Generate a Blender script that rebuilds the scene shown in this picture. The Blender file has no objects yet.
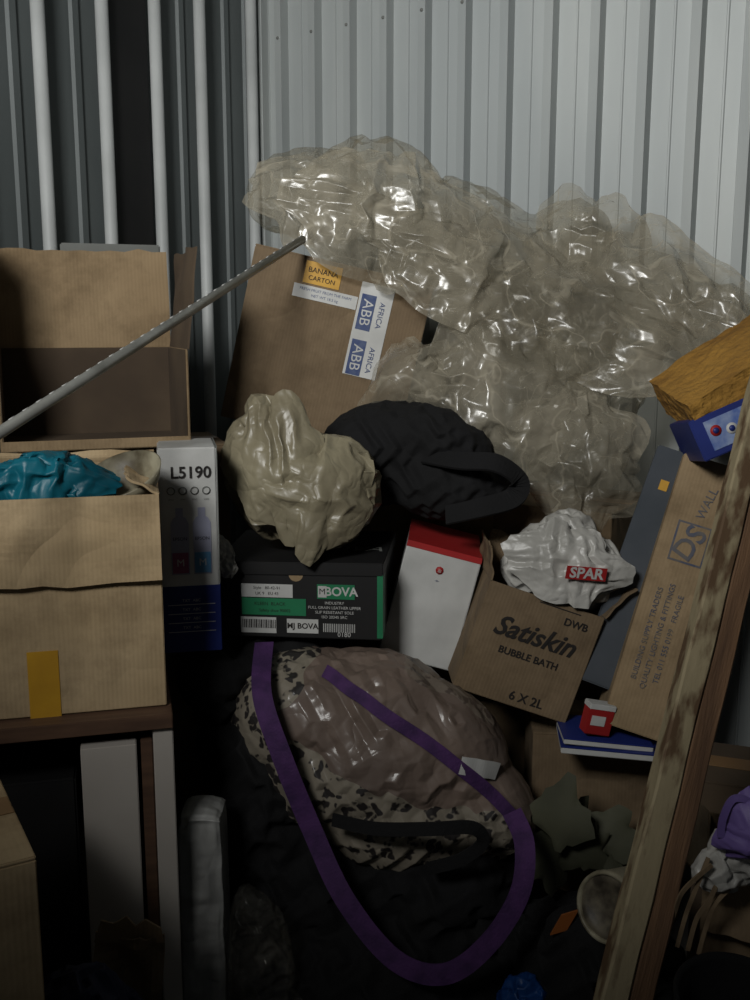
import bpy, bmesh, math, random
import numpy as np
from mathutils import Vector, Matrix, noise, Euler
from mathutils.bvhtree import BVHTree
random.seed(3)
scene = bpy.context.scene
col = scene.collection
R = math.radians

# ------------------------------------------------------------------ materials
def lin(c):
    out = []
    for v in c:
        v = v/255.0
        out.append(v/12.92 if v <= 0.04045 else ((v+0.055)/1.055)**2.4)
    return (*out, 1.0)

def mat(name, c, c2=None, rough=.7, metal=0, nscale=6, lo=.35, hi=.65, bump=0, bscale=40, coat=0,
        spec=.4, stretch=(1, 1, 1), bdist=.004, detail=5):
    m = bpy.data.materials.new(name); m.use_nodes = True
    nt = m.node_tree; N = nt.nodes; L = nt.links
    b = N['Principled BSDF']
    b.inputs['Roughness'].default_value = rough
    b.inputs['Metallic'].default_value = metal
    b.inputs['Specular IOR Level'].default_value = spec
    b.inputs['Coat Weight'].default_value = coat
    b.inputs['Coat Roughness'].default_value = .18
    tc = N.new('ShaderNodeTexCoord'); mp = N.new('ShaderNodeMapping')
    mp.inputs['Scale'].default_value = stretch
    L.new(tc.outputs['Object'], mp.inputs['Vector'])
    nz = N.new('ShaderNodeTexNoise'); nz.inputs['Scale'].default_value = nscale
    nz.inputs['Detail'].default_value = detail
    L.new(mp.outputs[0], nz.inputs['Vector'])
    rp = N.new('ShaderNodeValToRGB')
    rp.color_ramp.elements[0].position = lo; rp.color_ramp.elements[1].position = hi
    rp.color_ramp.elements[0].color = lin(c)
    if c2 is None: c2 = tuple(min(255, v*0.88) for v in c)
    rp.color_ramp.elements[1].color = lin(c2)
    L.new(nz.outputs['Fac'], rp.inputs['Fac'])
    L.new(rp.outputs['Color'], b.inputs['Base Color'])
    if bump:
        n2 = N.new('ShaderNodeTexNoise'); n2.inputs['Scale'].default_value = bscale
        n2.inputs['Detail'].default_value = 6
        L.new(mp.outputs[0], n2.inputs['Vector'])
        bp = N.new('ShaderNodeBump'); bp.inputs['Strength'].default_value = bump
        bp.inputs['Distance'].default_value = bdist
        L.new(n2.outputs['Fac'], bp.inputs['Height'])
        L.new(bp.outputs[0], b.inputs['Normal'])
    return m

def fold_height(nt, scale, detail=1.5, dist=.6):
    """|noise-.5| -> thin crease lines on otherwise smooth surface"""
    N = nt.nodes; L = nt.links
    tc = N.new('ShaderNodeTexCoord'); nz = N.new('ShaderNodeTexNoise')
    nz.inputs['Scale'].default_value = scale; nz.inputs['Detail'].default_value = detail; nz.inputs['Distortion'].default_value = dist
    L.new(tc.outputs['Object'], nz.inputs['Vector'])
    s = N.new('ShaderNodeMath'); s.operation = 'SUBTRACT'; s.inputs[1].default_value = .5; L.new(nz.outputs['Fac'], s.inputs[0])
    a = N.new('ShaderNodeMath'); a.operation = 'ABSOLUTE'; L.new(s.outputs[0], a.inputs[0])
    return a.outputs[0]

def folded(m, scale, dist=.02, strength=.5, fine=0):
    nt = m.node_tree; b = nt.nodes['Principled BSDF']
    h = fold_height(nt, scale)
    if fine:
        h2 = fold_height(nt, scale*fine); ad = nt.nodes.new('ShaderNodeMath'); ad.operation = 'MULTIPLY_ADD'; ad.inputs[1].default_value = .4
        nt.links.new(h2, ad.inputs[0]); nt.links.new(h, ad.inputs[2]); h = ad.outputs[0]
    bp = nt.nodes.new('ShaderNodeBump'); bp.inputs['Strength'].default_value = strength; bp.inputs['Distance'].default_value = dist
    nt.links.new(h, bp.inputs['Height']); nt.links.new(bp.outputs[0], b.inputs['Normal']); nt.links.new(bp.outputs[0], b.inputs['Coat Normal'])
    return m

def worn(m):
    """cardboard: corrugation lines, dents, scuffs and stains"""
    nt = m.node_tree; N = nt.nodes; L = nt.links; b = N['Principled BSDF']
    src = [l for l in L if l.to_socket == b.inputs['Base Color']][0].from_socket
    tc = N.new('ShaderNodeTexCoord')
    n1 = N.new('ShaderNodeTexNoise'); n1.inputs['Scale'].default_value = 9; n1.inputs['Detail'].default_value = 9; n1.inputs['Roughness'].default_value = .7
    L.new(tc.outputs['Object'], n1.inputs['Vector'])
    r = N.new('ShaderNodeValToRGB'); r.color_ramp.elements[0].position = .30; r.color_ramp.elements[1].position = .55
    r.color_ramp.elements[0].color = (.50, .47, .43, 1); r.color_ramp.elements[1].color = (1, 1, 1, 1); L.new(n1.outputs['Fac'], r.inputs['Fac'])
    mu = N.new('ShaderNodeMixRGB'); mu.blend_type = 'MULTIPLY'; mu.inputs[0].default_value = .75
    L.new(src, mu.inputs[1]); L.new(r.outputs[0], mu.inputs[2]); L.new(mu.outputs[0], b.inputs['Base Color'])
    h = fold_height(nt, 4.5)
    wv = N.new('ShaderNodeTexWave'); wv.wave_type = 'BANDS'; wv.bands_direction = 'X'; wv.inputs['Scale'].default_value = 42; wv.inputs['Distortion'].default_value = .3
    L.new(tc.outputs['Object'], wv.inputs['Vector'])
    ad = N.new('ShaderNodeMath'); ad.operation = 'MULTIPLY_ADD'; ad.inputs[1].default_value = .008; L.new(wv.outputs['Fac'], ad.inputs[0]); L.new(h, ad.inputs[2])
    bp = N.new('ShaderNodeBump'); bp.inputs['Strength'].default_value = .7; bp.inputs['Distance'].default_value = .035
    L.new(ad.outputs[0], bp.inputs['Height']); L.new(bp.outputs[0], b.inputs['Normal'])
    return m

def plastic(name, c, lo, hi, rough=.28, scale=4, bs=7, coat=.38, crease=.32):
    """thin translucent film: part transparent, part milky + glossy, whitened along creases"""
    m = bpy.data.materials.new(name); m.use_nodes = True
    nt = m.node_tree; N = nt.nodes; L = nt.links
    b = N['Principled BSDF']; out = N['Material Output']
    b.inputs['Base Color'].default_value = lin(c); b.inputs['Roughness'].default_value = rough
    b.inputs['Specular IOR Level'].default_value = .65
    b.inputs['Coat Weight'].default_value = coat; b.inputs['Coat Roughness'].default_value = .16
    tc = N.new('ShaderNodeTexCoord')
    nz = N.new('ShaderNodeTexNoise'); nz.inputs['Scale'].default_value = scale; nz.inputs['Detail'].default_value = 4; nz.inputs['Distortion'].default_value = 1.2
    L.new(tc.outputs['Object'], nz.inputs['Vector'])
    mr = N.new('ShaderNodeMapRange'); mr.inputs[1].default_value = .35; mr.inputs[2].default_value = .65
    mr.inputs[3].default_value = lo; mr.inputs[4].default_value = hi
    L.new(nz.outputs['Fac'], mr.inputs[0]); fac = mr.outputs[0]
    for sc_, w_, k_ in ((5, .016, crease), (13, .018, crease*.5)):
        h = fold_height(nt, sc_, 2.5, .9)
        q = N.new('ShaderNodeMapRange'); q.inputs[1].default_value = 0; q.inputs[2].default_value = w_; q.inputs[3].default_value = 1; q.inputs[4].default_value = 0
        L.new(h, q.inputs[0])
        a = N.new('ShaderNodeMath'); a.operation = 'MULTIPLY_ADD'; a.inputs[1].default_value = k_; a.use_clamp = True
        L.new(q.outputs[0], a.inputs[0]); L.new(fac, a.inputs[2]); fac = a.outputs[0]
    tr = N.new('ShaderNodeBsdfTransparent'); tr.inputs[0].default_value = (.92, .91, .88, 1)
    mx = N.new('ShaderNodeMixShader')
    L.new(fac, mx.inputs[0]); L.new(tr.outputs[0], mx.inputs[1]); L.new(b.outputs[0], mx.inputs[2])
    L.new(mx.outputs[0], out.inputs['Surface'])
    folded(m, bs, .035, .36, fine=2.4)
    return m

CARD = worn(mat('cardboard', (156, 134, 103), (138, 117, 88), rough=.85, nscale=5))
CARD2 = worn(mat('cardboard_dull', (128, 109, 84), (106, 89, 68), rough=.85, nscale=4))
CARDL = worn(mat('cardboard_light', (188, 165, 130), (168, 145, 110), rough=.85, nscale=4))
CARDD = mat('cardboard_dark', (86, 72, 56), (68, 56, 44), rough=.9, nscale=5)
INK = mat('black_ink', (34, 30, 28), rough=.7)
BLUEINK = mat('blue_ink', (44, 62, 108), (76, 88, 118), rough=.6, nscale=60)
FAINT = mat('faded_blue_ink', (70, 78, 100), (104, 98, 90), rough=.7, nscale=40)
WHITE = mat('white_print', (198, 198, 195), (176, 176, 173), rough=.5, nscale=10)
TAPEY = mat('yellow_tape', (200, 152, 44), (180, 134, 40), rough=.45, nscale=12)
TAPEB = mat('brown_tape', (140, 108, 74), rough=.35)
BLACK = mat('black_card', (20, 20, 21), (28, 27, 27), rough=.6)
BLACKF = mat('black_fabric', (13, 13, 15), (8, 8, 9), rough=.9, bump=.5, bscale=90)
GREEN = mat('green_label', (38, 122, 82), rough=.5)
RED = mat('red_print', (160, 34, 34), rough=.55)
BLUEBOX = mat('blue_print', (36, 50, 118), (30, 40, 98), rough=.45)
PALEBLUE = mat('pale_blue_print', (150, 164, 190), (70, 96, 160), rough=.5, nscale=26)
PURPLE = mat('purple_webbing', (74, 42, 92), (54, 30, 72), rough=.8, nscale=30, bump=.4, bscale=200)
TEAL = folded(mat('teal_plastic', (18, 104, 122), (12, 80, 98), rough=.42, nscale=6, spec=.4), 16, .02, .4)
BEIGEBAG = folded(mat('beige_plastic', (150, 142, 118), (120, 112, 92), rough=.37, nscale=4, spec=.5), 10, .028, .6, fine=2.4)
WHITEBAG = folded(mat('white_bag_plastic', (186, 184, 178), (152, 150, 144), rough=.38, nscale=6, spec=.5), 14, .02, .5, fine=2.2)
GREYBAG = folded(mat('grey_bag_plastic', (156, 156, 153), (120, 120, 118), rough=.45, nscale=10, spec=.4, stretch=(2, 2, .6)), 12, .02, .6)
LAMWHITE = mat('white_laminate', (184, 178, 170), (170, 163, 155), rough=.5, nscale=3)
LAMBROWN = mat('brown_laminate', (98, 74, 58), (80, 60, 48), rough=.5, nscale=4, stretch=(2, 20, 20))
FOAM = mat('yellow_foam', (166, 124, 54), (136, 98, 40), rough=.9, nscale=9, bump=.9, bscale=60, bdist=.01)
BLUEGREY = mat('blue_grey_card', (72, 76, 82), (56, 62, 68), rough=.8)
WOOD = mat('brown_wood', (122, 92, 66), (80, 58, 42), rough=.8, nscale=5, stretch=(8, 8, .7), bump=.4)
PAINTWOOD = mat('flaked_cream_paint', (150, 137, 108), (92, 71, 50), rough=.75, nscale=16, lo=.46, hi=.58, stretch=(2, 2, .7), bump=.7, bscale=20)
STEEL = mat('pole_steel', (162, 162, 156), (130, 130, 124), rough=.35, metal=.4, nscale=14)
OLIVE = mat('olive_card', (80, 80, 62), (56, 57, 44), rough=.7, nscale=6)
CREAM = mat('cream_enamel', (160, 154, 132), (96, 88, 70), rough=.45, nscale=22)
LIDC = mat('dull_lid_print', (124, 116, 98), (60, 54, 46), rough=.5, nscale=26)
DKBLUE = mat('dark_blue_cloth', (22, 30, 60), (14, 20, 40), rough=.7)
BLUETARP = mat('blue_plastic', (16, 62, 122), (12, 46, 92), rough=.45, spec=.4)
LILAC = mat('lilac_plastic', (110, 92, 150), (84, 68, 122), rough=.5, spec=.35)
ORANGE = mat('orange_bit', (140, 80, 34), rough=.6)
GREYB = mat('grey_board', (116, 118, 114), rough=.7)
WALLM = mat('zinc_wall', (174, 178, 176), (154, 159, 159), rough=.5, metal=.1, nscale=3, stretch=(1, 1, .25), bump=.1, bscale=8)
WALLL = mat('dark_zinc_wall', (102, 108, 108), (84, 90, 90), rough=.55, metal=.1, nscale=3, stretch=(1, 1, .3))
RIBW = mat('white_rib_paint', (192, 195, 194), (170, 173, 172), rough=.5, nscale=4)
FLOORM = mat('concrete', (80, 76, 72), (60, 57, 54), rough=.9, nscale=4, bump=.4)
FILM = plastic('clear_film', (156, 149, 132), .22, .60)
FILMB = plastic('clear_film_behind', (150, 143, 126), .10, .32, crease=.2)
FILM2 = plastic('clear_film_thin', (130, 128, 122), .06, .2, crease=.2)

# ------------------------------------------------------------------ builder
def frame(o, zdir, xhint):
    z = Vector(zdir).normalized(); x = Vector(xhint); x = (x - z*x.dot(z)).normalized(); y = z.cross(x)
    M = Matrix((x, y, z)).transposed().to_4x4(); M.translation = Vector(o); return M
def TR(loc, rot=(0, 0, 0)):
    return Matrix.Translation(loc) @ Euler([R(a) for a in rot], 'XYZ').to_matrix().to_4x4()
def ZYX(loc, yaw, roll, pitch=0):
    return Matrix.Translation(loc) @ Matrix.Rotation(R(yaw), 4, 'Z') @ Matrix.Rotation(R(roll), 4, 'Y') @ Matrix.Rotation(R(pitch), 4, 'X')

# ---- cloth buckling: edges are longer than the form they wrap, so the skin folds
def quad_edges(F):
    E = np.vstack([F[:, [0, 1]], F[:, [1, 2]], F[:, [2, 3]], F[:, [3, 0]]]); E = np.sort(E, 1)
    U, inv = np.unique(E, axis=0, return_inverse=True)
    return U, np.asarray(inv).reshape(-1).reshape(4, -1).T
def subdiv(X, F):
    U, inv = quad_edges(F); n = len(X); m = len(U)
    X2 = np.vstack([X, X[U].mean(1), X[F].mean(1)])
    mi = n+inv; ci = n+m+np.arange(len(F))
    F2 = np.vstack([np.stack([F[:, k], mi[:, k], ci, mi[:, (k-1) % 4]], 1) for k in range(4)])
    return X2, F2
def lap(X, U, deg, k):
    n = len(X); S = np.empty_like(X)
    for a in range(3):
        S[:, a] = np.bincount(U[:, 0], X[U[:, 1], a], n)+np.bincount(U[:, 1], X[U[:, 0], a], n)
    return X+k*(S/deg[:, None]-X)
def vnormals(X, F):
    fn = np.cross(X[F[:, 2]]-X[F[:, 0]], X[F[:, 3]]-X[F[:, 1]]); n = len(X); N = np.zeros_like(X)
    for k in range(4):
        for a in range(3): N[:, a] += np.bincount(F[:, k], fn[:, a], n)
    return N/np.maximum(np.linalg.norm(N, axis=1), 1e-9)[:, None]
def buckle(X, F, g, dmax, iters, seed, an=(1, 1, 1), bend=.12, freq=5, init=1.0):
    rng = np.random.RandomState(seed); U, _ = quad_edges(F)
    Dg = np.vstack([F[:, [0, 2]], F[:, [1, 3]]]); E = np.vstack([U, Dg]); n = len(X)
    deg = np.bincount(U.ravel(), minlength=n).astype(float); deg[deg == 0] = 1
    val = np.bincount(E.ravel(), minlength=n).astype(float); val[val == 0] = 1
    X0 = X.copy(); N = vnormals(X, F)
    d = X0[E[:, 1]]-X0[E[:, 0]]; l = np.maximum(np.linalg.norm(d, axis=1), 1e-6); dr = d/l[:, None]
    L0 = l*(1+g*((dr**2)*np.array(an)).sum(1))
    A = np.array([noise.noise(Vector(p)*freq+Vector((seed, 0, 0)))+.5*noise.noise(Vector(p)*freq*2.3+Vector((0, seed, 0))) for p in X0])
    X = X0+N*(A*dmax*init+rng.randn(n)*dmax*.08)[:, None]
    for it in range(iters):
        d = X[E[:, 1]]-X[E[:, 0]]; l = np.maximum(np.linalg.norm(d, axis=1), 1e-6)
        c = d*((l-L0)/l*.5)[:, None]
        for a in range(3):
            X[:, a] += (np.bincount(E[:, 0], c[:, a], n)-np.bincount(E[:, 1], c[:, a], n))/val*1.7
        X = lap(X, U, deg, bend)
        D = X-X0; nd = (D*N).sum(1); T = D-N*nd[:, None]
        nd = dmax*np.tanh(nd/dmax*.98); tl = np.linalg.norm(T, axis=1); s = np.minimum(1, dmax*.9/np.maximum(tl, 1e-9))
        X = X0+N*nd[:, None]+T*s[:, None]
    return X
def cloth_levels(X, F, g, dmax, seed, an, bend=.06, levels=1, freq=5, sharp=.06, fineg=.16, fined=.10):
    X = buckle(X, F, g, dmax, 70, seed, an, bend, freq=freq, init=1.4)
    for k in range(levels):
        X, F = subdiv(X, F)
        U, _ = quad_edges(F); deg = np.bincount(U.ravel(), minlength=len(X)).astype(float); deg[deg == 0] = 1
        X = lap(X, U, deg, sharp)
        if k < 2: X = buckle(X, F, g*fineg*(2 if k == 0 else 1), dmax*fined*(2 if k == 0 else 1), 18, seed+9+k, an, .02, freq=freq*4, init=.8)
    return X, F

class Build:
    def __init__(s, name): s.name = name; s.bm = bmesh.new(); s.mats = []
    def mi(s, m):
        if m not in s.mats: s.mats.append(m)
        return s.mats.index(m)
    def take(s, bm, m, M=None, smooth=False):
        i = s.mi(m)
        if M is not None: bm.transform(M)
        for f in bm.faces: f.material_index = i; f.smooth = smooth
        me = bpy.data.meshes.new('t'); bm.to_mesh(me); bm.free(); s.bm.from_mesh(me); bpy.data.meshes.remove(me)
    def box(s, size, c, m, bev=.0015, rot=(0, 0, 0)):
        bm = bmesh.new(); bmesh.ops.create_cube(bm, size=1)
        bm.transform(Matrix.Diagonal((*size, 1)))
        b = min(bev, min(size)*.3)
        if b > 0: bmesh.ops.bevel(bm, geom=bm.edges[:], offset=b, segments=2, affect='EDGES')
        s.take(bm, m, TR(c, rot))
    def panel(s, p0, p1, d, ln, m, th=.004, warp=.006, n=12, seed=0):
        p0, p1, d = Vector(p0), Vector(p1), Vector(d).normalized()
        nrm = (p1-p0).normalized().cross(d).normalized()
        bm = bmesh.new(); lay = []
        for k in (0, 1):
            g = []
            for j in range(n+1):
                row = []
                for i in range(n+1):
                    u, v = i/n, j/n
                    w = warp*noise.noise(Vector((u*2.3+seed, v*2.3+seed*.7, seed)))*min(1, v*3)*2
                    e = .009*noise.noise(Vector((u*7+seed, 5, 0)))*(1 if v == 1 else 0)
                    row.append(bm.verts.new(p0+(p1-p0)*u+d*(ln*v+e)+nrm*(w+th*(k-.5))))
                g.append(row)
            lay.append(g)
        for j in range(n):
            for i in range(n):
                a = lay[0]; b = lay[1]
                bm.faces.new((a[j][i], a[j+1][i], a[j+1][i+1], a[j][i+1]))
                bm.faces.new((b[j][i], b[j][i+1], b[j+1][i+1], b[j+1][i]))
        def side(A, B):
            for i in range(len(A)-1): bm.faces.new((A[i], A[i+1], B[i+1], B[i]))
        side(lay[0][0], lay[1][0]); side(lay[0][n], lay[1][n])
        side([r[0] for r in lay[0]], [r[0] for r in lay[1]]); side([r[n] for r in lay[0]], [r[n] for r in lay[1]])
        bmesh.ops.recalc_face_normals(bm, faces=bm.faces[:])
        s.take(bm, m)
    def prism(s, pts, m, y0, y1):
        bm = bmesh.new()
        a = [bm.verts.new((x, y0, z)) for x, z in pts]; b = [bm.verts.new((x, y1, z)) for x, z in pts]
        bm.faces.new(a); bm.faces.new(b[::-1])
        for i in range(len(pts)): bm.faces.new((a[i], b[i], b[(i+1) % len(pts)], a[(i+1) % len(pts)]))
        bmesh.ops.recalc_face_normals(bm, faces=bm.faces[:])
        s.take(bm, m)
    def label(s, x, z, w, h, m, y=-.001, ang=0):
        s.box((w, .0012, h), (x, y, z), m, bev=0, rot=(0, ang, 0))
    def text(s, body, x, z, size, m, y=-.0022, ang=0, shear=0, M=None, wide=1.0, bold=0):
        cu = bpy.data.curves.new('t', 'FONT'); cu.body = body; cu.size = size; cu.shear = shear
        cu.align_x = 'CENTER'; cu.align_y = 'CENTER'; cu.resolution_u = 3; cu.offset = bold
        ob = bpy.data.objects.new('t', cu); col.objects.link(ob)
        dg = bpy.context.evaluated_depsgraph_get(); dg.update()
        me = bpy.data.meshes.new_from_object(ob.evaluated_get(dg))
        bm = bmesh.new(); bm.from_mesh(me)
        bpy.data.objects.remove(ob); bpy.data.curves.remove(cu); bpy.data.meshes.remove(me)
        if M is None:
            M = Matrix.Translation((x, y, z)) @ Matrix.Rotation(R(ang), 4, 'Y') @ Matrix.Rotation(R(90), 4, 'X') @ Matrix.Diagonal((wide, 1, 1, 1))
        s.take(bm, m, M)
    def lathe(s, prof, m, M=None, n=40):
        bm = bmesh.new(); rings = []
        for r, z in prof:
            rings.append([bm.verts.new((r*math.cos(2*math.pi*i/n), r*math.sin(2*math.pi*i/n), z)) for i in range(n)])
        for a, b in zip(rings, rings[1:]):
            for i in range(n): bm.faces.new((a[i], a[(i+1) % n], b[(i+1) % n], b[i]))
        bmesh.ops.remove_doubles(bm, verts=bm.verts[:], dist=1e-5)
        s.take(bm, m, M, smooth=True)
    def tube(s, pts, r, m, n=12, closed_ends=True, smooth_pts=0):
        pts = [Vector(p) for p in pts]
        if smooth_pts: pts = crom(pts, smooth_pts)
        bm = bmesh.new(); rings = []
        for i, p in enumerate(pts):
            t = (pts[min(i+1, len(pts)-1)]-pts[max(i-1, 0)]).normalized()
            a = t.cross(Vector((.13, .21, .97))).normalized(); b = t.cross(a)
            rr = r[i] if isinstance(r, (list, tuple)) else r
            rings.append([bm.verts.new(p+(a*math.cos(2*math.pi*k/n)+b*math.sin(2*math.pi*k/n))*rr) for k in range(n)])
        for a, b in zip(rings, rings[1:]):
            for k in range(n): bm.faces.new((a[k], a[(k+1) % n], b[(k+1) % n], b[k]))
        bm.faces.new(rings[0][::-1]); bm.faces.new(rings[-1])
        bmesh.ops.recalc_face_normals(bm, faces=bm.faces[:])
        s.take(bm, m, smooth=True)
    def ribbon(s, pts, w, m, facing=(0, -1, .25), th=.003, sub=8, bvh=None, off=.004):
        pts = crom([Vector(p) for p in pts], sub); f = Vector(facing).normalized()
        if bvh:
            q = []
            for p in pts:
                best = None
                for dz in (-.5, -.25, 0, .25, .5):
                    h = bvh.ray_cast(Vector((p.x, .8, p.z+dz*w)), Vector((0, 1, 0)))
                    if h[0] and (best is None or h[0].y < best): best = h[0].y
                q.append(Vector((p.x, best-off, p.z)) if best is not None else p)
            for _ in range(4):
                q = [q[0]]+[(q[i-1]+q[i]*2+q[i+1])/4 for i in range(1, len(q)-1)]+[q[-1]]
            pts = [Vector((a.x, a.y-.004, a.z)) for a in q]
        bm = bmesh.new(); rows = []
        for i, p in enumerate(pts):
            t = (pts[min(i+1, len(pts)-1)]-pts[max(i-1, 0)]).normalized()
            sd = t.cross(f).normalized(); nn = sd.cross(t).normalized()
            tw = .15*noise.noise(p*6)
            sd = (sd+nn*tw).normalized()
            rows.append([bm.verts.new(p+sd*w/2+nn*th/2), bm.verts.new(p-sd*w/2+nn*th/2),
                         bm.verts.new(p-sd*w/2-nn*th/2), bm.verts.new(p+sd*w/2-nn*th/2)])
        for a, b in zip(rows, rows[1:]):
            for k in range(4): bm.faces.new((a[k], a[(k+1) % 4], b[(k+1) % 4], b[k]))
        bm.faces.new(rows[0]); bm.faces.new(rows[-1][::-1])
        bmesh.ops.recalc_face_normals(bm, faces=bm.faces[:])
        s.take(bm, m)
    def sheet(s, c, u, v, m, amp=.03, g=.3, seed=0, n=16, edge=.25, bow=.05, an=(1, 1, 1), levels=2, freq=5, sharp=.06):
        """crumpled free sheet: irregular disc spanned by vectors u,v, buckled"""
        c, u, v = Vector(c), Vector(u), Vector(v); nn = u.cross(v).normalized(); X = []
        rj = random.Random(seed)
        for j in range(n+1):
            for i in range(n+1):
                a, b = i/n*2-1, j/n*2-1
                if 0 < i < n and 0 < j < n: a += rj.uniform(-.6, .6)/n; b += rj.uniform(-.6, .6)/n
                x = a*math.sqrt(1-b*b/2); y = b*math.sqrt(1-a*a/2)
                rr = math.hypot(x, y); th = math.atan2(y, x)
                k = 1+edge*noise.noise(Vector((math.cos(th)*1.6+seed, math.sin(th)*1.6, seed*.37)))*rr*1.6+.10*noise.noise(Vector((math.cos(th)*5, math.sin(th)*5, seed)))*rr
                X.append(c+u*x*k+v*y*k+nn*(bow*(1-rr*rr)))
        X = np.array([tuple(p) for p in X])
        F = np.array([[j*(n+1)+i, j*(n+1)+i+1, (j+1)*(n+1)+i+1, (j+1)*(n+1)+i] for j in range(n) for i in range(n)])
        X, F = cloth_levels(X, F, g, amp, seed, an, levels=levels, freq=freq, sharp=sharp)
        me = bpy.data.meshes.new('t'); me.from_pydata(X.tolist(), [], F.tolist())
        bm = bmesh.new(); bm.from_mesh(me); bpy.data.meshes.remove(me)
        s.take(bm, m, smooth=True)
    def done(s, M=None):
        me = bpy.data.meshes.new(s.name); s.bm.to_mesh(me); s.bm.free()
        for m in s.mats: me.materials.append(m)
        ob = bpy.data.objects.new(s.name, me); col.objects.link(ob)
        if M is not None: ob.matrix_world = M
        return ob

def crom(p, n):
    out = []
    for i in range(len(p)-1):
        a, b, c, d = p[max(i-1, 0)], p[i], p[i+1], p[min(i+2, len(p)-1)]
        for k in range(n):
            t = k/n
            out.append(.5*((2*b)+(c-a)*t+(2*a-5*b+4*c-d)*t*t+(3*b-a-3*c+d)*t**3))
    out.append(p[-1].copy()); return out

def lumps(name, ells, m, voxel=.022, crease=.025, g=.2, seed=0, an=(1, 1, 1), sm_it=6, levels=2, bend=.06, extra=None, freq=5, sharp=.06, boxy=False):
    bm = bmesh.new()
    for e in ells:
        c, r = e[:3], e[3:6]; rot = e[6] if len(e) > 6 else 0
        if boxy: t = bmesh.ops.create_cube(bm, size=2)
        else: t = bmesh.ops.create_icosphere(bm, subdivisions=3, radius=1)
        M = Matrix.Translation(c) @ Matrix.Rotation(R(rot), 4, 'Y') @ Matrix.Diagonal((*r, 1))
        bmesh.ops.transform(bm, matrix=M, verts=t['verts'])
    Q = Euler((.6, .5, .8)).to_matrix().to_4x4()
    if boxy: Q = Matrix.Identity(4)
    bm.transform(Q)
    me = bpy.data.meshes.new('t'); bm.to_mesh(me); bm.free()
    ob = bpy.data.objects.new('t', me); col.objects.link(ob)
    md = ob.modifiers.new('r', 'REMESH'); md.mode = 'VOXEL'; md.voxel_size = voxel
    sm = ob.modifiers.new('s', 'SMOOTH'); sm.iterations = sm_it; sm.factor = .5
    dg = bpy.context.evaluated_depsgraph_get(); dg.update()
    m2 = bpy.data.meshes.new_from_object(ob.evaluated_get(dg))
    bpy.data.objects.remove(ob); bpy.data.meshes.remove(me)
    m2.transform(Q.inverted())
    X = np.array([tuple(v.co) for v in m2.vertices]); F = np.array([tuple(p.vertices) for p in m2.polygons if len(p.vertices) == 4])
    bpy.data.meshes.remove(m2)
    X, F = cloth_levels(X, F, g, crease, seed, an, bend, levels, freq, sharp)
    me = bpy.data.meshes.new('t'); me.from_pydata(X.tolist(), [], F.tolist())
    b = Build(name); bm = bmesh.new(); bm.from_mesh(me); bpy.data.meshes.remove(me)
    b.take(bm, m, smooth=True)
    if extra: extra(b)
    return b.done()

def bvh_of(o):
    return BVHTree.FromPolygons([v.co.copy() for v in o.data.vertices], [tuple(p.vertices) for p in o.data.polygons])

def carton(name, w, d, h, M, m=CARD, inner=CARD2, flaps=None, closed=False, front_h=None, tape=None, extra=None, shade_liner=None):
    b = Build(name); t = .005; fh = h if front_h is None else front_h
    b.box((w, t, fh), (0, t/2, fh/2), m)
    b.box((w, t, h), (0, d-t/2, h/2), m)
    b.box((t, d-2*t, h), (-w/2+t/2, d/2, h/2), m)
    b.box((t, d-2*t, h), (w/2-t/2, d/2, h/2), m)
    b.box((w-2*t, d-2*t, t), (0, d/2, t/2+.001), inner)
    if shade_liner:  # added dark faces over back and sides, painting in the interior shade
        b.box((w-2*t, .001, h-.002), (0, d-t-.001, h/2), shade_liner, bev=0)
        b.box((.001, d-2*t, h-.002), (w/2-t-.001, d/2, h/2), shade_liner, bev=0)
        b.box((.001, d-2*t, h-.002), (-w/2+t+.001, d/2, h/2), shade_liner, bev=0)
    if closed:
        b.box((w, d/2-.001, t), (0, d/4, h+t/2), m); b.box((w, d/2-.001, t), (0, d*.75, h+t/2), m)
        b.box((w*.99, .05, .001), (0, d/2, h+t+.001), tape or TAPEB, bev=0)
    for k, fl in enumerate(flaps or []):
        side, ang, ln = fl[:3]; fm = fl[3] if len(fl) > 3 else m
        a = R(ang); up = Vector((0, 0, math.cos(a)))
        if side == 'f': p0, p1, o = (-w/2, 0, h), (w/2, 0, h), Vector((0, -1, 0))
        if side == 'b': p0, p1, o = (-w/2, d, h), (w/2, d, h), Vector((0, 1, 0))
        if side == 'l': p0, p1, o = (-w/2, 0, h), (-w/2, d, h), Vector((-1, 0, 0))
        if side == 'r': p0, p1, o = (w/2, 0, h), (w/2, d, h), Vector((1, 0, 0))
        b.panel(p0, p1, up+o*math.sin(a), ln, fm, seed=k*3.3+w*10)
    if extra: extra(b)
    return b.done(M)

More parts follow.
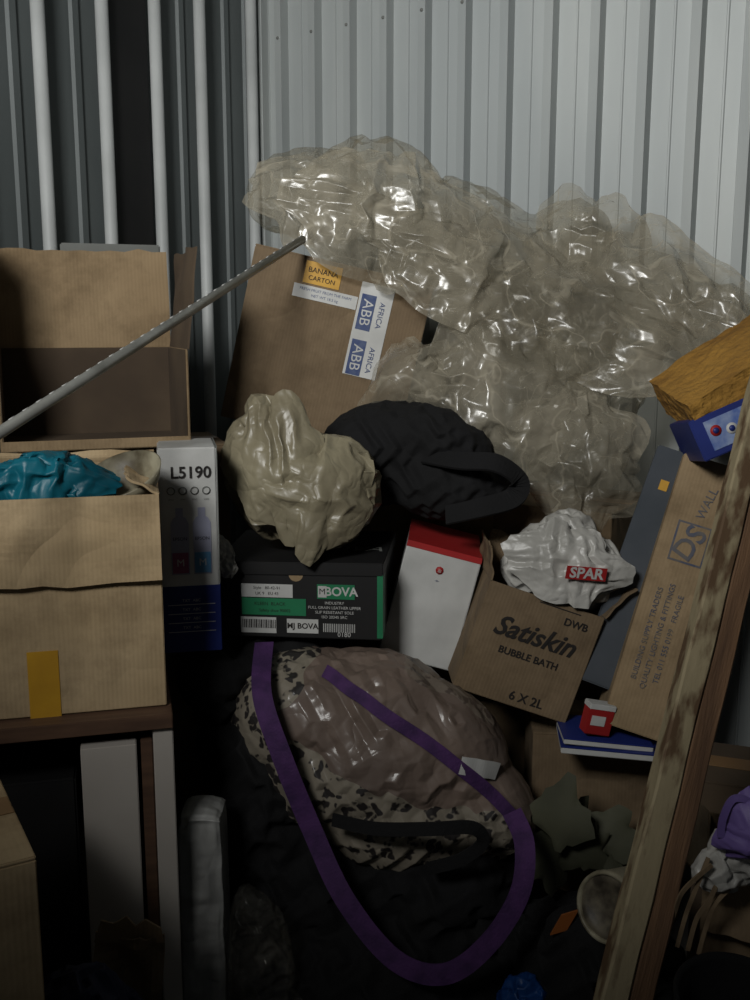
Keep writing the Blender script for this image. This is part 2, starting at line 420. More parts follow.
# ------------------------------------------------------------------ room
C = Vector((-.36, 3.3, 0)); RD = Vector((.838, -.5457, 0)).normalized(); LD = Vector((-.5457, -.838, 0)).normalized()
def corr(name, origin, d, n, length, prof, period, m, H=2.85):
    bm = bmesh.new(); pts = []; s = 0
    while s < length:
        for ds, h in prof: pts.append((s+ds, h))
        s += period
    lo = [bm.verts.new(origin+d*a+n*h) for a, h in pts]
    hi = [bm.verts.new(origin+d*a+n*h+Vector((0, 0, H))) for a, h in pts]
    for i in range(len(pts)-1): bm.faces.new((lo[i], lo[i+1], hi[i+1], hi[i]))
    b = Build(name); b.take(bm, m); return b
prof = [(0, 0), (.035, 0), (.037, .004), (.041, .004), (.043, 0), (.078, 0), (.086, .030), (.112, .034), (.115, 0)]
b = corr('wall_back', C, RD, LD, 3.4, prof, .126, WALLM)
for i in range(12):
    s = .10+.126*i
    for z in (1.55, 2.35):
        p = C+RD*s+LD*.033+Vector((0, 0, z))
        b.lathe([(0, .004), (.004, .003), (.005, 0)], GREYB, Matrix.Translation(p) @ Vector((0, 0, 1)).rotation_difference(LD).to_matrix().to_4x4(), n=8)
b.done()
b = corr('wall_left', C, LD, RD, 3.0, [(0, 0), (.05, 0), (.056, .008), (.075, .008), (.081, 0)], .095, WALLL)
for t in (.073, .30, .477, .664, .866, 1.07, 1.27, 1.47):
    p = C+LD*t+RD*.03
    b.tube([p, p+Vector((0, 0, 2.85))], .017, RIBW, n=16)
p = C+LD*.57+RD*.012
bmx = bmesh.new(); bmesh.ops.create_cube(bmx, size=1); bmx.transform(Matrix.Diagonal((.15, .008, 2.85, 1)))
b.take(bmx, BLACK, Matrix.Translation(p+Vector((0, 0, 1.425))) @ Matrix.Rotation(math.atan2(LD.y, LD.x), 4, 'Z'))
b.done()
b = Build('trim_1'); b.box((.04, .04, 2.84), (0, 0, 1.42), WALLM, bev=.004); b.done(TR(C+RD*.02+LD*.02, (0, 0, -33)))
b = Build('floor'); b.box((7, 7, .05), (0, 1.5, -.025), FLOORM, bev=0); b.done()
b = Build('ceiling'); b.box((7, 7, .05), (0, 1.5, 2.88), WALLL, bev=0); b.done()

# ------------------------------------------------------------------ left side
YC = 14
b = Build('white_cabinet')
H = .845
b.box((.74, .42, .026), (-.37, .21, H-.013), LAMBROWN)
b.box((.034, .40, H-.028), (-.017, .21, (H-.028)/2), LAMWHITE)
b.box((.092, .03, H-.05), (-.108, .02, (H-.05)/2), LAMWHITE)
b.box((.02, .03, H-.05), (-.045, .03, (H-.05)/2), LAMBROWN)
b.box((.03, .40, H-.028), (-.72, .21, (H-.028)/2), LAMWHITE)
b.box((.67, .01, H-.04), (-.37, .405, (H-.04)/2), BLACK)
b.box((.55, .38, .02), (-.42, .21, .10), LAMWHITE)
b.done(ZYX((-.345, 1.615, 0), YC, 0))
b = Build('black_carton'); b.box((.36, .25, .60), (0, .125, .3), BLACK, bev=.004)
b.text('M', 0, .53, .07, GREYB); b.text('STORE', 0, .47, .025, GREYB)
b.done(ZYX((-.70, 1.60, .115), YC, 0))

def ex(b):
    b.label(.03, .055, .05, .118, TAPEY)
    b.label(0, .36, .45, .004, CARD2, y=-.0005)
carton('cardboard_box', .46, .215, .372, ZYX((-.585, 1.594, .847), YC, 0), m=CARDL, extra=ex,
       flaps=[('f', 175, .145), ('b', 2, .05), ('r', -60, .06)])
def tealx(b):
    b.sheet((-.565, 1.67, 1.24), (.10, .03, 0), (0, .04, .03), TEAL, amp=.02, g=.35, seed=61, n=14, freq=12)
lumps('teal_plastic_bag', [(-.60, 1.71, 1.19, .15, .07, .055), (-.54, 1.70, 1.205, .085, .06, .045), (-.68, 1.68, 1.205, .10, .06, .05)],
      TEAL, voxel=.016, crease=.022, g=.35, seed=2, freq=11, extra=tealx, sm_it=3)
b = Build('cream_bowl')
b.lathe([(.0, 0), (.03, 0), (.062, .03), (.074, .055), (.070, .056), (.057, .032), (.028, .006), (0, .006)], CREAM)
b.done(TR((-.428, 1.735, 1.195), (25, -15, 0)))

b = Build('printer_box'); w, h, d = .110, .40, .16
b.box((w, d, h), (0, d/2, h/2), WHITE, bev=.003)
b.label(0, .066, w, .132, BLUEBOX)
b.box((.0015, d, .132), (w/2+.0004, d/2, .066), BLUEBOX, bev=0)
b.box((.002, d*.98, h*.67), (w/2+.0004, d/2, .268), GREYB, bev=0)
b.text('L5190', .006, .352, .031, INK, bold=.0006)
for i in range(4):
    b.lathe([(.007, 0), (.008, .001), (.006, .001)], GREYB, Matrix.Translation((-.032+i*.022, -.001, .318)) @ Matrix.Rotation(R(90), 4, 'X'), n=14)
    b.text('ooo', -.032+i*.022, .302, .006, GREYB)
PINK = mat('pink_ink_bottle', (150, 80, 116), rough=.4); CY = mat('cyan_ink_bottle', (90, 140, 180), rough=.4); LG = mat('pale_bottle', (156, 158, 178), rough=.4)
def bottle(x, c):
    b.prism([(x-.017, .155), (x+.017, .155), (x+.017, .255), (x+.012, .265), (x+.007, .268), (x+.007, .285), (x-.007, .285), (x-.007, .268), (x-.012, .265), (x-.017, .255)], LG, -.0015, 0)
    b.label(x, .178, .030, .040, c, y=-.0022); b.text('EPSON', x, .225, .009, INK, y=-.003); b.text('M', x, .178, .02, WHITE, y=-.0035)
bottle(-.018, PINK); bottle(.024, CY)
for r_ in range(4):
    b.label(.0, .095-.018*r_, .09, .0012, WHITE, y=-.002)
    b.text('TXT  ABC', .0, .103-.018*r_, .008, WHITE)
b.done(ZYX((-.355, 1.872, .870), 12, 0))

carton('cardboard_box', .42, .25, .6, ZYX((-.508, 2.03, 0), 19, 0), m=CARD2, closed=True)
carton('cardboard_box', .42, .25, .64, ZYX((-.508, 2.03, .606), 19, 0), m=CARD2, closed=True)
carton('cardboard_box', .36, .26, .192, ZYX((-.540, 1.943, 1.258), 19, 0), m=CARD, inner=CARDD, front_h=.02, shade_liner=CARDD,
       flaps=[('b', 4, .205, CARD), ('r', 6, .20, CARDD), ('l', 10, .26)])  # right flap coloured dark too: painted shade, same card as the rest
b = Build('grey_board'); b.box((.22, .012, .42), (0, 0, .21), GREYB, bev=.003); b.done(ZYX((-.60, 2.335, 1.258), 19, 0))

b = Build('metal_pole')
p0 = Vector((-.544, 1.45, 1.345)); p1 = Vector((-.148, 2.35, 1.70)); dd = (p1-p0)
b.tube([p0-dd*.45, p1], .0088, STEEL, n=18)
for i in range(46):
    q = p0-dd*.4+dd*(.03*i)
    if i*.03-.4 < .97: b.tube([q+Vector((-.002, -.0005, .0085)), q+dd*.012+Vector((-.002, -.0005, .0085))], .0012, WHITE, n=6)
b.done()

# ------------------------------------------------------------------ centre stack
carton('cardboard_box', .56, .32, .58, ZYX((.02, 2.42, 0), 0, 0), m=CARD2, closed=True)
carton('cardboard_box', .54, .32, .59, ZYX((.02, 2.42, .586), -3, 0), m=CARD2, closed=True)
carton('cardboard_box', .5, .36, .56, ZYX((.332, 2.369, 0), -33, 0), m=CARD2, closed=True)
carton('cardboard_box', .48, .34, .50, ZYX((.34, 2.375, .566), -33, 0), m=CARD2, closed=True)

def tapebox(b):
    b.label(.086, .27, .078, .215, WHITE, y=-.0012)
    for k in range(2):
        z = .205+k*.105
        b.label(.070, z, .034, .082, BLUEINK, y=-.002, ang=0)
        b.text('ABB', .070, z, .034, WHITE, y=-.003, ang=90)
        b.text('AFRICA', .103, z, .018, BLUEINK, y=-.003, ang=90)
    b.label(-.045, .370, .085, .05, TAPEY, y=-.0012)
    b.text('BANANA', -.045, .376, .017, INK, y=-.003); b.text('CARTON', -.045, .358, .015, INK, y=-.003)
    b.label(-.03, .325, .15, .03, WHITE, y=-.0012)
    b.text('FRESH FRUIT FROM THE FARM', -.03, .331, .009, BLUEINK)
    b.text('NET WT 18.5 kg', -.03, .319, .009, BLUEINK)
carton('cardboard_box', .42, .30, .40, ZYX((-.159, 2.35, 1.239), 0, 13), m=CARD2, closed=True, extra=tapebox)

b = Build('shoe_box'); w, d, h = .345, .29, .145
b.box((w, d, h), (0, d/2, h/2), BLACK, bev=.002)
b.box((w+.008, d+.008, .028), (0, d/2, h+.006), BLACK, bev=.002, rot=(1.2, -.6, 0))
b.label(-.066, .100, .108, .028, WHITE); b.text('Style   80-42-91', -.066, .106, .009, INK); b.text('UK 9   EU 43', -.066, .094, .009, INK)
b.label(-.052, .066, .135, .036, GREEN); b.text('KLEEN  BLACK', -.06, .072, .010, INK); b.text('Safety shoe 90002', -.05, .058, .009, INK)
b.label(-.085, .026, .075, .034, WHITE)
for i in range(20):
    b.label(-.118+i*.0036, .029, .0012+.0012*((i*7) % 3)/2, .018, INK, y=-.002)
b.label(.008, .026, .066, .03, WHITE); b.text('MJ BOVA', .008, .026, .0165, INK, bold=.0004)
b.label(.078, .101, .078, .031, GREEN); b.text('BOVA', .089, .101, .026, WHITE, bold=.0006); b.label(.05, .101, .018, .024, WHITE, y=-.002); b.text('M', .05, .101, .018, BLACK, y=-.003)
for i, t_ in enumerate(('INDUSTRY', 'FULL GRAIN LEATHER UPPER', 'SLIP RESISTANT SOLE', 'ISO 20345 SRC')):
    b.text(t_, .075, .077-i*.010, .0085, WHITE)
for i in range(18): b.label(.052+i*.0038, .024, .0016, .018, WHITE)
b.text('0180', .095, .010, .014, WHITE)
b.box((.012, .003, h-.01), (w/2-.003, -.001, h/2), GREEN, bev=0)
b.box((.003, .05, h-.01), (w/2+.001, .024, h/2), GREEN, bev=0)
M = Matrix.Translation((.085, .11, h+.0225))
b.text('BOVA', 0, 0, .06, GREYB, M=M, shear=.3)
# half-moon finger cut-out showing bare card
b.prism([(-.005+.015*math.cos(math.pi*(1+k/12)), h-.009+.015*math.sin(math.pi*(1+k/12))) for k in range(13)], CARD, -.0012, 0)
b.done(ZYX((-.158, 2.0, .856), -6, 0))

def beige_extra(b):
    b.sheet((-.195, 2.01, 1.22), (.08, .0, .02), (-.02, .03, .13), BEIGEBAG, amp=.03, g=.25, seed=71, n=12, an=(1.5, 1, .3), bow=.03, freq=6)
    b.sheet((-.11, 2.0, 1.16), (.10, .02, -.03), (.02, .03, .10), BEIGEBAG, amp=.03, g=.22, seed=73, n=11, bow=.03, freq=6)
lumps('beige_plastic_bag', [(-.155, 2.10, 1.15, .14, .10, .115), (-.230, 2.10, 1.22, .09, .07, .12, 8), (-.10, 2.09, 1.16, .11, .09, .11, -20),
                            (-.23, 2.09, 1.30, .05, .04, .06), (-.12, 2.09, 1.085, .09, .08, .055)],
      BEIGEBAG, voxel=.026, crease=.04, g=.26, seed=5, an=(1.3, 1, .6), sm_it=4, levels=3, extra=beige_extra, bend=.04)
lumps('white_tissue_bag', [(-.312, 1.985, 1.035, .026, .018, .035), (-.300, 1.975, 1.010, .022, .012, .02), (-.322, 1.985, 1.065, .014, .012, .02)], WHITEBAG, voxel=.009, crease=.009, g=.3, seed=3, freq=20)

lumps('black_shoulder_bag', [(.05, 2.25, 1.23, .17, .11, .10), (.15, 2.22, 1.25, .12, .1, .07, 20), (.17, 2.2, 1.15, .14, .1, .08), (-.02, 2.28, 1.16, .12, .1, .08)],
      BLACKF, voxel=.022, crease=.025, g=.2, seed=7, sharp=.3)
b = Build('bag_strap')
b.ribbon([(.11, 2.14, 1.22), (.18, 2.09, 1.215), (.25, 2.06, 1.215), (.30, 2.07, 1.18), (.29, 2.07, 1.14), (.22, 2.06, 1.12), (.15, 2.08, 1.10)], .045, BLACKF, facing=(0.1, -.7, .7), th=.006)
b.done()

b = Build('white_red_box'); w, h, d = .165, .26, .24
b.box((w, d, h), (0, d/2, h/2), WHITE, bev=.002)
b.box((w+.001, d+.001, .004), (0, d/2, h+.002), RED, bev=.0005)
b.box((w+.001, .002, .010), (0, -.0005, h-.004), RED, bev=0)
b.lathe([(0, 0), (.009, 0), (.009, .001), (0, .001)], RED, Matrix.Translation((.0, -.0005, h-.045)) @ Matrix.Rotation(R(90), 4, 'X'), n=8)
b.text('*', .0, h-.05, .02, WHITE, y=-.003)
b.text('-o-', .0, h-.068, .008, BLUEINK)
b.done(ZYX((.088, 2.11, .765), -4, 14))

# ------------------------------------------------------------------ clear bag with purple straps
m = mat('bagged_fabric', (118, 102, 91), (94, 81, 73), rough=.65, nscale=4, coat=.35)
folded(m, 7, .04, .5, fine=2.6)
nt = m.node_tree; N = nt.nodes; L = nt.links; P = N['Principled BSDF']
P.inputs['Coat Roughness'].default_value = .2
src = [l for l in L if l.to_socket == P.inputs['Base Color']][0].from_socket
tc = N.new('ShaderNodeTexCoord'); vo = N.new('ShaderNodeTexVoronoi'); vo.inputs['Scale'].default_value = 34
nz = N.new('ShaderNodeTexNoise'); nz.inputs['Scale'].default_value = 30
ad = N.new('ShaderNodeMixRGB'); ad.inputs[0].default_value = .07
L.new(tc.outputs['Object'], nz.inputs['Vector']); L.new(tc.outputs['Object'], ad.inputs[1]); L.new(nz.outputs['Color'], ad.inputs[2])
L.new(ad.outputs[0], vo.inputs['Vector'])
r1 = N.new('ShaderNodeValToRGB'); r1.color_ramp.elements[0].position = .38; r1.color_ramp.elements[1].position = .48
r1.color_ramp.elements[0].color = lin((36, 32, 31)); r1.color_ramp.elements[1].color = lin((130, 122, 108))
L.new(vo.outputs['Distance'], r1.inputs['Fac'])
sx = N.new('ShaderNodeSeparateXYZ'); L.new(tc.outputs['Object'], sx.inputs[0])
def math2(op, a, b_, c_=None):
    n = N.new('ShaderNodeMath'); n.operation = op
    for i, q in enumerate((a, b_, c_)):
        if q is None: continue
        if isinstance(q, (int, float)): n.inputs[i].default_value = q
        else: L.new(q, n.inputs[i])
    return n.outputs[0]
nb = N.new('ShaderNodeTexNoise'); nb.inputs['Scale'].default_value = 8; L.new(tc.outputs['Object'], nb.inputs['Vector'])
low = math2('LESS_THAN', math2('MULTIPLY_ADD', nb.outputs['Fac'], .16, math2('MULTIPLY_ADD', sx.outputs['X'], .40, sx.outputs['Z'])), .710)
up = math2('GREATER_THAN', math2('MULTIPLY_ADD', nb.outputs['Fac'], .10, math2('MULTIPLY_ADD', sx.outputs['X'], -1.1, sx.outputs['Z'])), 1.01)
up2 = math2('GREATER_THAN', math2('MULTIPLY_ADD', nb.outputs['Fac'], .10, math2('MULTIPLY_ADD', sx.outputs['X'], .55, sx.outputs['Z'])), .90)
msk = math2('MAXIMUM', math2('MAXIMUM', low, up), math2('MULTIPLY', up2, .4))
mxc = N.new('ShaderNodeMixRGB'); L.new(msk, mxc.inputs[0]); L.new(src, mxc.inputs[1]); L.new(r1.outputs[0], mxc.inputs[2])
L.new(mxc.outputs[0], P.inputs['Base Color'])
BAGM = m
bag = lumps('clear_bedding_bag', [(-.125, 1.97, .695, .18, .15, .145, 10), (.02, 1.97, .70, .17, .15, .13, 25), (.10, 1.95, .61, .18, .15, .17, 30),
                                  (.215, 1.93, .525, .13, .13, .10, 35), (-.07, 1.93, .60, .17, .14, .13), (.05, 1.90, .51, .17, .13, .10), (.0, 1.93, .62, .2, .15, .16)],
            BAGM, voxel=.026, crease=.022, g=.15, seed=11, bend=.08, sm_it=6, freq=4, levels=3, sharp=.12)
bv = bvh_of(bag)
b = Build('purple_strap')
b.ribbon([(-.225, 1.95, .862), (-.215, 1.81, .806), (-.175, 1.76, .705), (-.118, 1.74, .565), (-.054, 1.69, .451), (.036, 1.65, .358), (.125, 1.63, .343),
          (.205, 1.65, .389), (.265, 1.68, .471), (.278, 1.72, .546), (.262, 1.78, .58)], .038, PURPLE)
b.done()
b = Build('purple_zip')
b.ribbon([(-.10, 1.9, .825), (-.05, 1.85, .80), (.01, 1.8, .765), (.124, 1.8, .69), (.225, 1.8, .60), (.29, 1.8, .53)], .026, PURPLE, bvh=bv)
b.done()
b = Build('bag_label')
b.ribbon([(.165, 1.8, .662), (.185, 1.8, .655), (.205, 1.8, .647), (.225, 1.8, .638), (.242, 1.8, .628)], .034, WHITE, bvh=bv, off=.002, sub=4)
b.done()
b = Build('black_handle')
b.ribbon([(-.08, 1.76, .575), (.0, 1.72, .578), (.10, 1.70, .588), (.18, 1.71, .585), (.20, 1.72, .55), (.16, 1.73, .51), (.10, 1.75, .48)], .024, BLACKF, th=.006)
b.done()
lumps('black_duffel_bag', [(-.06, 2.02, .30, .33, .24, .28), (.12, 1.95, .36, .20, .20, .15), (-.27, 2.05, .65, .11, .14, .19), (-.22, 1.96, .5, .12, .14, .25),
                           (.0, 1.86, .17, .34, .2, .17), (-.33, 2.0, .78, .08, .12, .07), (-.2, 2.1, .78, .15, .12, .07)], BLACKF, voxel=.03, crease=.035, g=.25, seed=13, sharp=.2)

lumps('white_sack', [(-.325, 1.74, .29, .040, .05, .29), (-.322, 1.74, .57, .034, .045, .05)],
      GREYBAG, voxel=.016, crease=.013, g=.22, seed=43, an=(1.3, 1, .4), freq=11, sm_it=4, boxy=True)
lumps('clear_plastic_bag', [(-.215, 1.70, .28, .06, .06, .18), (-.19, 1.68, .16, .08, .06, .12), (-.235, 1.70, .40, .035, .04, .08)], FILM2, voxel=.02, crease=.022, g=.25, seed=17, freq=8, an=(1.3, 1, .6))

carton('cardboard_box', .4, .30, .87, ZYX((-.404-.2*.866, 1.10-.2*.5, 0), 30, 0), m=CARDL, closed=True)
lumps('dark_blue_bag', [(-.44, 1.37, .46, .06, .05, .08), (-.47, 1.39, .40, .07, .06, .12), (-.41, 1.40, .40, .06, .05, .08)], DKBLUE, voxel=.018, crease=.022, g=.3, seed=19, freq=9)
b = Build('torn_cardboard')
b.panel((-.06, 0, -.2), (.05, 0, -.2), (0, .05, 1), .2, CARD2, warp=.02)
b.prism([(-.06, -.01), (.05, -.01), (.045, .015), (.02, .03), (.005, .018), (-.01, .035), (-.03, .022), (-.05, .028)], CARD2, .0, .004)
b.done(ZYX((-.39, 1.46, .53), 5, 4))

# ------------------------------------------------------------------ right side
def sati(b):
    b.text('Satiskin', -.002, .155, .058, INK, shear=.35, bold=.0012)
    b.text('BUBBLE BATH', .002, .108, .021, INK, bold=.0004)
    b.text('DWB', .072, .205, .022, INK, bold=.0004)
    b.text('6 X 2L', .028, .022, .027, INK, bold=.0004)
    b.label(.03, .228, .09, .002, INK)
carton('bubble_bath_carton', .25, .19, .238, ZYX((.280, 1.98, .716), 0, 19, -3), m=CARD2, inner=CARDD, extra=sati,
       flaps=[('l', 20, .07), ('r', 28, .09), ('b', 5, .08)])
def sparx(b):
    b.sheet((.40, 1.995, 1.02), (.105, -.005, -.005), (0, .02, .075), WHITEBAG, amp=.022, g=.22, seed=62, n=13, freq=8, bow=.02)
    T = ZYX((.425, 1.955, 1.005), 6, 6, 8)
    bmq = bmesh.new(); bmesh.ops.create_cube(bmq, size=1); bmq.transform(T @ Matrix.Diagonal((.084, .001, .028, 1))); b.take(bmq, RED)
    b.text('SPAR', 0, 0, .031, WHITE, M=T @ Matrix.Translation((0, -.002, 0)) @ Matrix.Rotation(R(90), 4, 'X'), bold=.001)
lumps('white_shopping_bag', [(.395, 2.08, 1.00, .11, .07, .085, 15), (.35, 2.06, .99, .08, .06, .06), (.45, 2.06, .98, .075, .06, .08), (.41, 2.08, 1.065, .06, .045, .045)],
      WHITEBAG, voxel=.020, crease=.024, g=.28, seed=23, sm_it=3, freq=8, extra=sparx)

carton('cardboard_box', .27, .2, .63, ZYX((.475, 2.02, 0), -4, 0), m=CARD2, closed=True)
b = Build('book_stack')
b.box((.20, .14, .012), (0, .07, .006), WHITE, rot=(0, 3, 0)); b.box((.202, .142, .003), (0, .07, .014), BLUEBOX, rot=(0, 3, 0))
b.box((.18, .13, .010), (-.01, .07, .023), WHITE, rot=(0, 5, 4)); b.box((.182, .132, .003), (-.01, .07, .030), BLUEBOX, rot=(0, 5, 4))
b.done(ZYX((.475, 1.89, .640), -6, 0))
b = Build('red_packet'); b.box((.055, .03, .06), (0, 0, .03), RED); b.label(-.005, .03, .03, .02, WHITE, y=-.016); b.box((.057, .032, .012), (0, 0, .058), WHITE)
b.done(ZYX((.445, 1.92, .682), 10, 12))

Ml = frame((.518, 1.90, .69), (.187, .15, .538), (1, -.12, 0))
b = Build('long_carton'); w, d, h = .125, .16, .58
b.box((w, d, h), (0, d/2, h/2), CARD, bev=.002)
b.label(.0, .40, .07, .085, FAINT); b.label(.0, .40, .062, .077, CARD, y=-.002); b.text('DS', .0, .40, .06, FAINT, y=-.004, ang=-70, bold=.001)
b.text('WALL', .01, .49, .026, FAINT, ang=-80)
for i, t_ in enumerate(('BUILDING SUPPLY TRADERS', 'QUALITY LIGHTING & FITTINGS', 'TEL 011 555 0199   FRAGILE')):
    b.text(t_, -.03+i*.022, .20, .0155, FAINT, ang=-90)
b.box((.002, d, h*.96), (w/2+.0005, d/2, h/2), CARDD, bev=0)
b.done(Ml)
b = Build('blue_grey_board'); b.box((.075, .02, .52), (0, 0, .26), BLUEGREY, bev=.003); b.label(.0, .44, .018, .022, TAPEY, y=-.011)
b.done(frame((.455, 1.99, .76), (.20, .12, .53), (1, -.15, 0)))
b = Build('foam_slab')
bm = bmesh.new(); bmesh.ops.create_cube(bm, size=1); bm.transform(Matrix.Diagonal((.36, .22, .085, 1)))
bmesh.ops.subdivide_edges(bm, edges=bm.edges[:], cuts=14, use_grid_fill=True)
for v in bm.verts: v.co += noise.noise_vector(v.co*9)*.010+noise.noise_vector(v.co*60)*.004
b.take(bm, FOAM, smooth=False)
b.done(ZYX((.77, 2.06, 1.425), 0, -33, 12))
b = Build('game_box')
b.box((.24, .16, .085), (0, .08, .0425), BLUEBOX, bev=.002); b.label(.01, .043, .21, .060, PALEBLUE)
for i, c in enumerate((RED, WHITE, ORANGE, BLUEINK, RED, WHITE)):
    b.lathe([(0, 0), (.011, 0), (.011, .001), (0, .001)], c, Matrix.Translation((-.078+i*.03, -.002, .045+.004*(-1)**i)) @ Matrix.Rotation(R(90), 4, 'X'), n=20)
    b.lathe([(0, 0), (.006, 0), (.006, .001), (0, .001)], BLUEBOX, Matrix.Translation((-.078+i*.03, -.0034, .045+.004*(-1)**i)) @ Matrix.Rotation(R(90), 4, 'X'), n=20)
b.text('GAMES FUN', 0, .008, .012, WHITE)
b.done(ZYX((.756, 1.94, 1.282), 0, -24, -8))

pd = Vector((.332, .461, .823))
Mp = frame((.078, .93, 0), pd, (.927, 0, -.374))
b = Build('timber_batten')
def batten(b, w, d, h, c, m):
    bm = bmesh.new(); bmesh.ops.create_cube(bm, size=1); bm.transform(Matrix.Diagonal((w, d, h, 1)))
    bmesh.ops.subdivide_edges(bm, edges=[e for e in bm.edges if abs((e.verts[0].co-e.verts[1].co).z) > .5*h], cuts=60)
    bmesh.ops.bevel(bm, geom=[e for e in bm.edges if abs((e.verts[0].co-e.verts[1].co).normalized().z) > .9], offset=.003, segments=1, affect='EDGES')
    for v in bm.verts: v.co += noise.noise_vector(Vector((v.co.x*20, v.co.y*20, v.co.z*9)))*.0025
    b.take(bm, m, Matrix.Translation(c))
batten(b, .038, .035, 2.35, (.019, 0, 1.175), PAINTWOOD)
batten(b, .036, .028, 2.30, (.058, .002, 1.15), WOOD)
b.done(Mp)

b = Build('paint_tin')
b.lathe([(.052, .13), (.053, .136), (.058, .136), (.060, .128), (.058, .12), (.058, .008), (.06, 0), (0, 0)], CREAM, n=48)
b.lathe([(0, .129), (.040, .129), (.042, .132), (.052, .130)], LIDC, n=48)
b.done(frame((.485, 1.62, .50), (-.70, -.62, .25), (1, 0, 0)))
b = Build('black_pot')
b.lathe([(0, 0), (.07, 0), (.085, .02), (.088, .12), (.093, .125), (.09, .13), (.084, .12), (.08, .02), (0, .012)], BLACKF, n=48)
b.tube([(.085, 0, .1), (.13, 0, .11), (.16, 0, .10)], .008, BLACKF)
b.done(TR((.47, 1.19, .50), (12, 0, 30)))
b = Build('olive_scrap')
for i in range(8):
    c_ = Vector((random.uniform(-.10, .08), random.uniform(-.04, .04), random.uniform(-.12, .09))); a = random.uniform(0, 3.14)
    b.sheet(c_, (.06*math.cos(a), random.uniform(-.02, .02), .06*math.sin(a)), (-.045*math.sin(a), random.uniform(-.03, .03), .045*math.cos(a)), OLIVE, amp=.010, g=.06, seed=80+i, n=6, freq=6, edge=.6, bow=.01, levels=1)
b.done(Matrix.Translation((.42, 1.88, .47)))
lumps('blue_plastic_bag', [(.28, 1.68, .25, .05, .05, .05), (.32, 1.70, .21, .06, .06, .06)], BLUETARP, voxel=.016, crease=.02, g=.3, seed=29, freq=10)
b = Build('orange_scrap'); b.prism([(-.02, 0), (.01, .01), (.03, .05), (0, .04)], ORANGE, 0, .004); b.prism([(.02, -.05), (.05, -.03), (.03, -.01)], TEAL, 0, .004); b.done(Matrix.Translation((.34, 1.66, .40)))
lumps('rubbish_sack', [(.42, 1.85, .17, .22, .14, .18), (.40, 1.70, .25, .10, .1, .2)], BLACKF, voxel=.025, crease=.03, g=.3, seed=31)
def lil(b):
    b.sheet((.520, 1.31, .80), (.032, .01, 0), (.01, 0, .045), LILAC, amp=.014, g=.3, seed=75, n=10, freq=16, an=(1.5, 1, .4))
    b.ribbon([(.485, 1.30, .79), (.487, 1.30, .82), (.50, 1.30, .848), (.525, 1.30, .84), (.535, 1.3, .80)], .010, LILAC)
lumps('lilac_plastic_bag', [(.535, 1.35, .79, .026, .02, .04), (.515, 1.34, .76, .02, .02, .025, 30)], LILAC, voxel=.010, crease=.012, g=.3, seed=37, extra=lil, freq=16)
lumps('white_plastic_bag', [(.54, 1.34, .745, .06, .03, .045), (.50, 1.34, .715, .04, .03, .03)], WHITEBAG, voxel=.013, crease=.016, g=.3, seed=38, freq=14)
b = Build('cord_bundle')
rr = random.Random(8)
for i in range(4):
    p = Vector((.42+.018*i, 1.31+.006*i, .62-.01*i))
    b.ribbon([p, p+Vector((.01, 0, .05)), p+Vector((.015+rr.uniform(-.0, .015), -.01, .09)), p+Vector((rr.uniform(.03, .06), 0, .12+.02*rr.random()))], .006, CARD2, facing=(rr.uniform(-.5, .5), -1, .2), th=.003)
b.done()
carton('cardboard_box', .24, .22, .66, ZYX((.62, 1.38, 0), -20, 0), m=CARD2, inner=CARDD, flaps=[('f', 150, .08), ('l', 50, .08)])
carton('cardboard_box', .26, .2, .62, ZYX((.75, 1.78, 0), -20, 0), m=CARDD, closed=True)

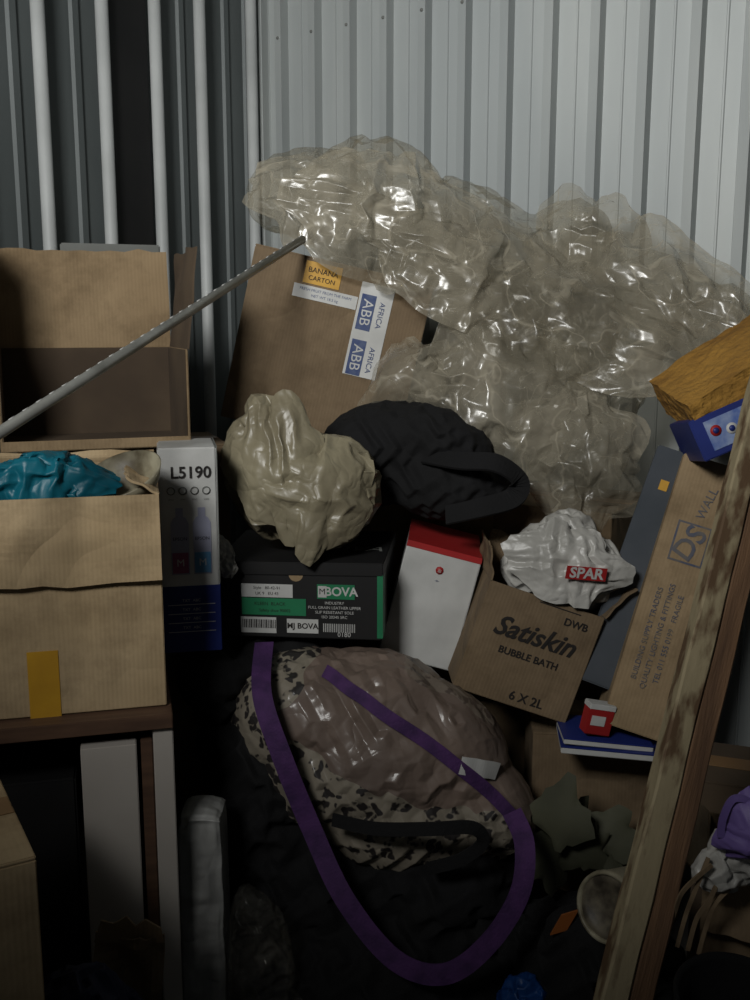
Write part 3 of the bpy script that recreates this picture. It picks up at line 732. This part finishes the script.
# ------------------------------------------------------------------ clear plastic sheeting heap
def film_extra(b):
    S = b.sheet
    S((-.14, 2.42, 1.80), (.15, .0, -.02), (.02, .04, .11), FILM, amp=.055, g=.2, seed=50, n=12, levels=3)
    S((.04, 2.36, 1.74), (.22, .02, -.06), (.03, .05, .15), FILM, amp=.065, g=.2, seed=51, n=14, levels=3)
    S((.24, 2.34, 1.62), (.25, .02, -.10), (.06, .08, .12), FILM, amp=.065, g=.2, seed=52, n=14, levels=3)
    S((.42, 2.30, 1.50), (.28, -.08, -.08), (.05, .06, .12), FILM, amp=.06, g=.2, seed=53, n=14, levels=3)
    S((.67, 2.27, 1.56), (.17, -.10, -.05), (-.03, .08, .14), FILM, amp=.06, g=.22, seed=54, n=13, levels=3)
    S((.27, 2.24, 1.34), (.20, -.02, -.05), (.04, .05, .15), FILM, amp=.055, g=.22, seed=55, n=13, levels=3)
    S((.45, 2.20, 1.21), (.13, -.04, -.03), (.02, .05, .16), FILM, amp=.05, g=.22, seed=56, n=13, levels=3)
    S((.07, 2.28, 1.38), (.10, -.02, .06), (-.02, .03, .06), FILM, amp=.03, g=.22, seed=58, n=11)
    S((.49, 2.45, 1.70), (.11, -.05, -.02), (.02, .03, .11), FILM, amp=.045, g=.22, seed=59, n=11, levels=3)
lumps('plastic_sheeting', [(-.18, 2.55, 1.81, .13, .12, .10, -8), (.0, 2.55, 1.78, .18, .15, .16, 10), (.20, 2.55, 1.71, .21, .15, .13, 18), (.49, 2.56, 1.69, .10, .09, .11),
                           (.40, 2.46, 1.51, .26, .11, .11, 12), (.65, 2.38, 1.54, .12, .10, .12, 20), (.78, 2.29, 1.54, .09, .05, .05, 20),
                           (.28, 2.38, 1.34, .17, .08, .13), (.47, 2.31, 1.22, .12, .07, .13, -10), (.56, 2.36, 1.40, .10, .08, .12)],
      FILMB, voxel=.035, crease=.06, g=.22, seed=41, sm_it=3, levels=3, extra=film_extra, bend=.04)

# ------------------------------------------------------------------ light + camera
def area(name, loc, tgt, size, power, spread=180, colr=(1, 1, 1)):
    l = bpy.data.lights.new(name, 'AREA'); l.size = size; l.energy = power; l.spread = R(spread); l.color = colr
    o = bpy.data.objects.new(name, l); col.objects.link(o); o.location = loc
    o.rotation_euler = (Vector(tgt)-Vector(loc)).to_track_quat('-Z', 'Y').to_euler()
area('ceiling_lamp', (-.92, -.35, 2.65), (.30, 2.8, 2.2), .6, 22.5, 84, (1, 1, .975))
w = bpy.data.worlds.new('w'); scene.world = w; w.use_nodes = True
w.node_tree.nodes['Background'].inputs[0].default_value = (.88, .95, 1, 1)
w.node_tree.nodes['Background'].inputs[1].default_value = .028
cam = bpy.data.cameras.new('camera'); cam.sensor_fit = 'VERTICAL'; cam.sensor_height = 24; cam.lens = 24
co = bpy.data.objects.new('camera', cam); col.objects.link(co); co.location = (0, 0, 1.5); co.rotation_euler = (R(80), 0, 0)
cam.clip_start = .05
scene.camera = co
scene.view_settings.view_transform = 'Standard'
